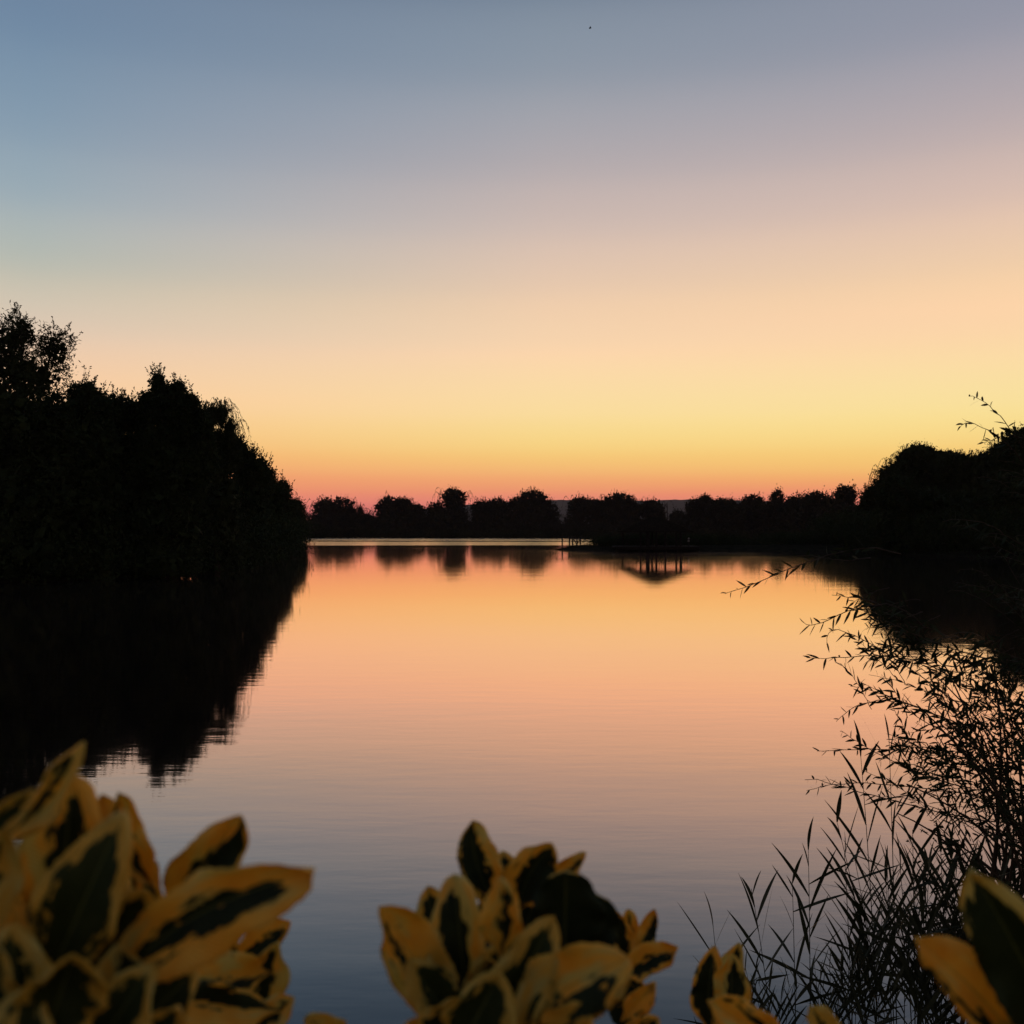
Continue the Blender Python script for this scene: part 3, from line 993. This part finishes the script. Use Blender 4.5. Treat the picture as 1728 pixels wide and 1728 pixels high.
# outline twigs, root end first
for pl in [
    [(1520, 935), (1440, 925), (1370, 950), (1290, 975), (1225, 1002)],
    [(1470, 940), (1420, 945), (1385, 940), (1340, 938)],
    [(1560, 1090), (1500, 1030), (1460, 1012), (1405, 1004)],
    [(1560, 1060), (1500, 1020), (1440, 1030), (1385, 1050), (1356, 1050)],
    [(1600, 1130), (1500, 1050), (1450, 1022)],
    [(1600, 1140), (1520, 1110), (1440, 1108), (1362, 1110)],
    [(1620, 1190), (1540, 1130), (1470, 1090), (1410, 1060), (1396, 1090)],
    [(1640, 1230), (1540, 1190), (1470, 1165), (1436, 1158)],
    [(1660, 1260), (1560, 1200), (1490, 1180), (1440, 1195), (1412, 1218)],
    [(1640, 1330), (1540, 1300), (1460, 1260), (1418, 1232)],
    [(1640, 1310), (1540, 1270), (1450, 1265), (1380, 1268)],
    [(1728, 1392), (1600, 1370), (1480, 1350), (1410, 1320), (1358, 1316)],
    [(1700, 1350), (1560, 1330), (1440, 1322), (1362, 1335)],
    [(1728, 1290), (1600, 1240), (1520, 1190), (1450, 1150)],
    [(1740, 820), (1720, 780), (1690, 730), (1640, 720), (1620, 722)],
    [(1750, 800), (1722, 750), (1690, 705), (1662, 680), (1634, 668)],
    [(1740, 760), (1712, 735), (1680, 740), (1655, 745)],
    [(1700, 905), (1650, 880), (1590, 880)],
    [(1660, 1110), (1580, 1085), (1520, 1060), (1485, 1040)],
    [(1728, 1120), (1660, 1110), (1600, 1105), (1560, 1096)],
]:
    D0 = RNG.uniform(3.8, 4.3)
    thin = len(pl) == 5 and pl[-1][1] < 1003
    twig(pl, D0, D0 - RNG.uniform(0, .3), spacing=.02, start=.15)

# random twigs filling the bush
def poly_in(px, py, poly):
    c = False
    n = len(poly)
    for i in range(n):
        x0, y0 = poly[i]; x1, y1 = poly[(i + 1) % n]
        if (y0 > py) != (y1 > py) and px < (x1 - x0) * (py - y0) / (y1 - y0) + x0:
            c = not c
    return c


POLY = [(1430, 1020), (1470, 1010), (1540, 1075), (1600, 1095), (1740, 1090), (1760, 1700), (1600, 1640), (1560, 1480), (1480, 1400), (1400, 1330), (1440, 1270), (1430, 1180), (1460, 1130), (1400, 1080)]
cnt = 0
while cnt < 165:
    px, py = RNG.uniform(1380, 1760), RNG.uniform(1000, 1700)
    if not poly_in(px, py, POLY): continue
    dens = min(1, .10 + .90 * max(0, (px - 1430) / 300) ** 1.5 + (0.25 if 1180 < py < 1300 and px > 1490 else 0))
    if py > 1400: dens *= .55
    if RNG.random() > dens: continue
    cnt += 1
    ox, oy = px + RNG.uniform(60, 240), py + RNG.uniform(-30, 230) + (50 if py < 1200 else 0)
    mx_, my_ = (px + ox) / 2 + RNG.normal() * 14, (py + oy) / 2 - RNG.uniform(0, 30)
    D0 = RNG.uniform(3.5, 4.8)
    twig([(ox, oy), (mx_, my_), (px, py)], D0 + .1, D0 - .1, r=.002, spacing=RNG.uniform(.017, .026), start=.25)
for k in range(70):       # leafy clumps inside the bush
    q_ = [(1545, 1265, 55, 30), (1600, 1180, 50, 40), (1660, 1240, 60, 50), (1610, 1130, 60, 22), (1690, 1150, 40, 30), (1500, 1105, 50, 22), (1455, 1060, 30, 26)][k % 7]
    px, py = q_[0] + RNG.normal() * q_[2] * .7, q_[1] + RNG.normal() * q_[3] * .7
    D0 = RNG.uniform(3.6, 4.5); a = RNG.uniform(-.7, 1.2); r_l = RNG.uniform(50, 110)
    ox, oy = px + math.cos(a) * r_l, py + math.sin(a) * r_l
    twig([(ox, oy), ((px + ox) / 2, (py + oy) / 2 - RNG.uniform(0, 14)), (px, py)], D0, D0 - .05, r=.0018, spacing=.014, start=.2, L=(.04, .075))
for k in range(45):      # upper part against the dark bank
    px, py = RNG.uniform(1590, 1760), RNG.uniform(760, 1090)
    if px < 1640 and py < 880: continue
    D0 = RNG.uniform(3.6, 4.6)
    twig([(px + RNG.uniform(90, 200), py + RNG.uniform(40, 160)), (px + 70, py + 20), (px, py)], D0, D0 - .2, r=.002, spacing=.024, start=.2)
# stems
for k in range(46):
    px, py = RNG.uniform(1500, 1740), RNG.uniform(1120, 1420)
    if k % 5 == 0: px, py = RNG.uniform(1740, 1830), RNG.uniform(700, 1000)
    D0 = RNG.uniform(3.7, 4.6)
    e = at(px, py, D0)
    s0 = wb_root + RNG.normal(size=3) * [.22, .2, .03]
    m = (s0 + e) / 2 + np.array([.18, 0, .22]) + RNG.normal(size=3) * .05
    trunk_b.tube(bezier(s0, m, e, 14), .009 if k % 5 else .014, .0022, 6)
trunk_b.build('stems', M_TWIG, wil)
twig_b.build('twigs', M_TWIG, wil)
leaf_b.build('crown', M_NEAR, wil)


# ------------------------------------------------------------------ variegated shrubs in front of the lens
def vleaf(parent, base, tip, D0, D1, wpx, roll=0.0, fold=.42, curl=0.0, bend=0.0, core=.30, shift=0.0, mat=None, tipcore=.0, seed=0, rnd=1.0):
    """one leaf; base/tip photo pixels; wpx full width in pixels; core = half width of the green middle;
    shift = sideways offset of the green; curl = bow out of plane; bend = sideways bow"""
    D0 = float(D0); D1 = float(D1)
    B = at(base[0], base[1], D0); T = at(tip[0], tip[1], D1)
    ax = T - B; Ln = np.linalg.norm(ax); ax /= Ln
    camd = np.array([0, 0, CAM_H]) - (B + T) / 2; camd /= np.linalg.norm(camd)
    side = np.cross(ax, camd); side /= np.linalg.norm(side)
    nrm = np.cross(side, ax)
    cr, sr = math.cos(roll), math.sin(roll)
    side, nrm = side * cr + nrm * sr, nrm * cr - side * sr
    W = 1.2 * wpx / F * (D0 + D1) / 2 / max(.45, abs(cr))
    nu, nv = 40, 17
    u = np.linspace(0, 1, nu)[:, None]; v = np.linspace(-1, 1, nv)[None, :]
    rg = np.random.default_rng(seed + 5)
    e = 1.0 + .0 * u
    prof = (np.sin(math.pi * np.clip(u, 0, 1) ** 1.18) ** (.62 * rnd))
    prof = np.where(u < .25, prof * (0.12 + .88 * (u / .25) ** .8), prof)
    prof = np.maximum(prof, .015)
    teeth = 1 + .07 * np.abs(((u * 17 + .3) % 1) - .5) * 2 * (u > .3) * (np.abs(v) > .9)
    wav = .05 * np.sin(u * 9 + rg.random() * 6) * np.abs(v) ** 3 + .03 * np.sin(u * 21 + rg.random() * 6) * v ** 4
    # every leaf a little irregular: uneven halves, nicks, twist
    asym = 1 + rg.uniform(-.14, .14) * np.sign(v) * np.ones_like(u)
    lob = 1 + .09 * np.sin(u * rg.uniform(7, 12) + rg.random() * 6 + np.sign(v) * 1.3) + .035 * np.sin(u * rg.uniform(17, 25) + rg.random() * 6 + np.sign(v))
    half = W / 2 * prof * teeth * asym * lob
    tw = rg.uniform(-.55, .55)
    cu2 = rg.uniform(-.22, .22)
    fo = fold * np.abs(v) * half
    bow = curl * Ln * (np.sin(math.pi * u * .9) * .5 - u ** 3 * .6) + cu2 * Ln * np.clip(u - .55, 0, 1) ** 2 * 2.5
    lat = bend * Ln * np.sin(math.pi * u)
    vv = v * np.cos(fold * .8)
    ct, st_ = np.cos(tw * (u - .4)), np.sin(tw * (u - .4))
    sx = half * vv; nx = fo + wav * W * 2.6
    P = (B + ax * Ln * u[..., None] + side * (sx * ct - nx * st_ + lat)[..., None] +
         nrm * (sx * st_ + nx * ct + bow)[..., None])
    P = np.broadcast_to(P, (nu, nv, 3)).copy()
    b = MB(); b.grid(P)
    ws = core * (.55 + .75 * np.sin(math.pi * np.clip(u * .95 + .03, 0, 1)))
    fall = np.clip((u - .86) / .14, 0, 1) * (1 - tipcore)
    corev = ws - np.abs(v - shift * (.4 + u)) - fall * .7
    b.attr['core'] = [np.broadcast_to(corev, (nu, nv)).ravel()]
    b.attr['across'] = [np.broadcast_to(v, (nu, nv)).ravel()]
    b.attr['along'] = [np.broadcast_to(u * 2 + 0 * v + (seed * 3.7 % 11), (nu, nv)).ravel()]
    o = b.build('leaf', mat or M_EUO, parent, True)
    sm = o.modifiers.new('thickness', 'SOLIDIFY'); sm.thickness = .0004; sm.offset = 0
    return o


def stem_to(parent, pts, r=.002):
    b = MB(); b.tube(bezier(np.array(pts[0]), np.array(pts[1]), np.array(pts[2]), 12), r, r * .6, 8)
    b.build('stem', M_STEM, parent, True)


M_STEM = noisy('green_stem', (.05, .07, .02), (.10, .11, .03), 60, .6, .3)
GS = 'variegated shoots of the hedge in front'


def shoot(label, px, py, D, leaves, low=(0, 0)):
    top = at(px, py, D)
    gb = np.array([top[0] + low[0], D + low[1], 0.0]); gb[2] = float(ground_h(gb[None, :2])[0])
    rt = root('variegated_shrub', gb, label, 'shrub', GS)
    stem_to(rt, (gb - [0, 0, .05], (gb + top) / 2 + [.02, 0, -.1], top), .0032)
    for i, l in enumerate(leaves):
        kw = dict(l[5]) if len(l) > 5 else {}
        vleaf(rt, l[0], l[1], l[2], l[3], l[4], seed=i * 7 + int(px), **kw)
    # lower leaves, mostly under the frame
    for k in range(14):
        a = k * 2.4; h = .035 + .02 * k
        p = top - np.array([0, 0, h + .05])
        dr = np.array([math.cos(a), math.sin(a), .7]); dr /= np.linalg.norm(dr)
        e = p + dr * .052
        def topx(w_): return (864 + w_[0] / w_[1] * F, HZ - (w_[2] - CAM_H) / w_[1] * F)
        if topx(e)[1] < 1745 or topx(p)[1] < 1745: continue
        vleaf(rt, topx(p), topx(e), p[1], e[1], .026 / e[1] * F, roll=.5, seed=k + int(px))
    return rt


O = dict(mat=M_OLIVE)
shoot('large blurred cluster of yellow-edged leaves at the lower left corner', 150, 1740, .36, [
    ((-30, 1430), (144, 1251), .35, .34, 46, dict(roll=.35, core=.16, shift=-.5, curl=-.12, bend=.10)),
    ((-60, 1440), (60, 1330), .33, .33, 40, dict(core=.35, **O)),
    ((96, 1600), (122, 1308), .37, .36, 118, dict(core=.36, shift=.12, fold=.5, curl=.1, rnd=.8)),
    ((215, 1610), (172, 1345), .40, .40, 92, dict(core=.20, shift=-.55, curl=.1, bend=-.12)),
    ((262, 1500), (199, 1336), .41, .40, 56, dict(core=.30, shift=-.2, curl=-.1, bend=-.08)),
    ((262, 1560), (410, 1372), .40, .39, 84, dict(core=.42, shift=.42, curl=.05, tipcore=.8)),
    ((185, 1668), (508, 1478), .35, .34, 112, dict(core=.26, shift=.12, curl=.08, fold=.35, bend=-.08, rnd=.75)),
    ((120, 1690), (258, 1488), .355, .35, 78, dict(core=.55, shift=.0, fold=.4, mat=M_OLIVE)),
    ((70, 1680), (198, 1396), .34, .335, 112, dict(core=.60, fold=.3, curl=.1, **O)),
    ((-30, 1600), (4, 1395), .34, .34, 66, dict(core=.1, **O)),
    ((60, 1700), (8, 1470), .35, .36, 96, dict(core=.12, shift=.5)),
    ((40, 1790), (18, 1560), .325, .325, 96, dict(core=.45, shift=-.2, **O)),
    ((60, 1800), (128, 1596), .315, .31, 120, dict(core=.6, fold=.35, rnd=.75, **O)),
    ((140, 1800), (250, 1640), .33, .33, 100, dict(core=.5, **O)),
    ((200, 1760), (330, 1640), .36, .37, 80, dict(core=.7, **O)),
    ((-60, 1760), (-4, 1600), .32, .32, 90, dict(core=.5, **O)),
    ((0, 1820), (60, 1670), .31, .31, 90, dict(core=.5, **O)),
    ((160, 1700), (150, 1540), .38, .38, 90, dict(core=.8)),
    ((250, 1700), (240, 1560), .39, .39, 90, dict(core=.5)),
    ((110, 1650), (60, 1500), .385, .385, 80, dict(core=.3)),
    ((160, 1640), (228, 1400), .415, .415, 70, dict(core=.35, shift=.3)),
    ((40, 1660), (44, 1420), .39, .39, 60, dict(core=.3, **O)),
    ((200, 1720), (196, 1590), .345, .345, 70, dict(core=.25, shift=.4)),
    ((110, 1760), (90, 1640), .32, .318, 70, dict(core=.3, **O)),
    ((0, 1700), (50, 1590), .33, .33, 60, dict(core=.2)),
    ((240, 1780), (300, 1700), .34, .34, 70, dict(core=.4, **O)),
    ((190, 1620), (262, 1460), .42, .42, 80, dict(core=.5)),
])
shoot('smaller cluster of yellow-edged leaves just right of the large left one', 430, 1740, .50, [
    ((395, 1625), (490, 1556), .52, .52, 46, dict(core=.35, shift=.3)),
    ((400, 1640), (388, 1560), .54, .54, 22, dict(core=.4)),
    ((460, 1640), (300, 1648), .50, .47, 62, dict(core=.22, shift=-.4, bend=-.05)),
    ((478, 1706), (262, 1690), .48, .45, 66, dict(core=.35, shift=.5)),
    ((440, 1745), (470, 1588), .50, .50, 54, dict(core=.3, shift=-.3)),
    ((400, 1760), (496, 1684), .48, .48, 50, dict(core=.25)),
    ((330, 1760), (400, 1668), .49, .49, 60, dict(core=.5)),
    ((420, 1720), (420, 1600), .53, .53, 60, dict(core=.3)),
    ((360, 1700), (330, 1610), .53, .53, 60, dict(core=.7)),
])
shoot('main central cluster of yellow-edged leaves with a pair of plain dark leaves', 850, 1745, .46, [
    ((740, 1740), (638, 1527), .44, .43, 88, dict(core=.12, shift=-.4, fold=.35, bend=.05)),
    ((750, 1650), (722, 1495), .48, .48, 62, dict(core=.5, shift=.0)),
    ((790, 1720), (768, 1490), .45, .44, 84, dict(core=.40, shift=-.2, fold=.4, rnd=.8)),
    ((846, 1620), (845, 1486), .43, .42, 62, dict(core=.22, shift=.25)),
    ((842, 1530), (798, 1384), .50, .50, 58, dict(core=.55, shift=-.25, tipcore=1, curl=-.1, bend=-.1)),
    ((822, 1540), (791, 1429), .51, .51, 22, dict(core=.5, shift=.5)),
    ((870, 1545), (934, 1417), .50, .49, 64, dict(core=.5, shift=.25, tipcore=.2, bend=-.06)),
    ((890, 1525), (988, 1440), .52, .52, 32, dict(core=.3, shift=.3)),
    ((850, 1560), (850, 1440), .53, .53, 60, dict(core=.7)),
    ((952, 1640), (955, 1466), .455, .45, 96, dict(core=2.0, fold=.1, rnd=.6)),
    ((975, 1640), (1004, 1512), .46, .455, 76, dict(core=2.0, fold=.1, rnd=.6)),
    ((880, 1610), (908, 1478), .54, .54, 70, dict(core=2.0)),
    ((842, 1680), (812, 1515), .53, .53, 70, dict(core=2.0)),
    ((870, 1720), (862, 1560), .50, .50, 90, dict(core=1.1)),
    ((905, 1660), (925, 1560), .45, .45, 50, dict(core=.2, **O)),
    ((760, 1700), (706, 1600), .47, .47, 54, dict(core=.5)),
    ((830, 1700), (838, 1590), .44, .44, 56, dict(core=.3, **O)),
    ((820, 1770), (930, 1556), .42, .41, 96, dict(core=.55, shift=.1, fold=.6, **O)),
    ((790, 1770), (690, 1620), .42, .42, 70, dict(core=.5, shift=.3, **O)),
    ((885, 1770), (900, 1600), .43, .43, 90, dict(core=.75)),
    ((880, 1780), (1056, 1622), .41, .40, 108, dict(core=.30, shift=.55, fold=.3, curl=.12, bend=-.12, rnd=.75)),
    ((985, 1700), (1066, 1628), .42, .42, 40, dict(core=.1, **O)),
    ((960, 1730), (1046, 1668), .43, .43, 36, dict(core=.1, **O)),
    ((940, 1800), (985, 1690), .40, .40, 84, dict(core=.1)),
    ((760, 1800), (845, 1640), .40, .40, 100, dict(core=.6, fold=.5, **O)),
    ((700, 1770), (790, 1690), .41, .41, 70, dict(core=.5)),
    ((690, 1790), (740, 1716), .42, .42, 60, dict(core=.05)),
    ((860, 1800), (820, 1610), .44, .44, 100, dict(core=.8)),
])
shoot('small cluster of narrow yellow leaves right behind the central one', 1060, 1745, .62, [
    ((1055, 1640), (1032, 1530), .62, .62, 44, dict(core=.4, shift=.15)),
    ((1068, 1630), (1060, 1532), .63, .63, 30, dict(core=.2)),
    ((1072, 1625), (1106, 1531), .61, .61, 26, dict(core=.35, shift=.5)),
    ((1050, 1655), (1145, 1598), .58, .57, 44, dict(core=.3, shift=.4, bend=-.08)),
    ((1035, 1640), (1000, 1560), .62, .62, 36, dict(core=.5)),
    ((1052, 1720), (1102, 1662), .58, .57, 36, dict(core=.0, shift=.8)),
    ((1050, 1750), (1080, 1650), .60, .60, 54, dict(core=1.2)),
    ((1045, 1770), (1112, 1718), .55, .55, 40, dict(core=.5)),
    ((1050, 1700), (1020, 1620), .60, .60, 50, dict(core=1.0)),
])
shoot('upright little cluster of yellow-tipped leaves in front of the leftmost reed', 1230, 1745, .70, [
    ((1200, 1752), (1206, 1603), .70, .70, 50, dict(core=.55, shift=-.2, tipcore=.0, bend=-.05)),
    ((1222, 1700), (1248, 1592), .72, .72, 36, dict(core=.45, tipcore=.6)),
    ((1232, 1740), (1236, 1612), .68, .68, 52, dict(core=.40, shift=.2)),
    ((1222, 1760), (1190, 1640), .71, .71, 40, dict(core=1)),
])
shoot('single low yellow leaf tips poking in at the bottom between shoots', 1340, 1790, .52, [
    ((1330, 1775), (1196, 1690), .52, .50, 64, dict(core=.06, shift=.6)),
    ((1420, 1780), (1365, 1698), .52, .52, 44, dict(core=.1, **O)),
    ((1290, 1800), (1330, 1735), .52, .52, 40, dict()),
])
shoot('pair of long yellow-edged leaves at the lower right corner', 1740, 1800, .44, [
    ((1745, 1800), (1554, 1594), .43, .41, 84, dict(core=.10, shift=-.75, fold=.3, bend=.04)),
    ((1800, 1810), (1650, 1490), .42, .40, 120, dict(core=.66, shift=-.15, fold=.35, bend=.03, **O)),
    ((1700, 1800), (1650, 1700), .43, .43, 70, dict(core=.8)),
])
shoot('lone pale leaf tip at the bottom edge left of the central cluster', 560, 1800, .5, [
    ((590, 1775), (516, 1716), .48, .47, 44, dict(core=.05, **O)),
])
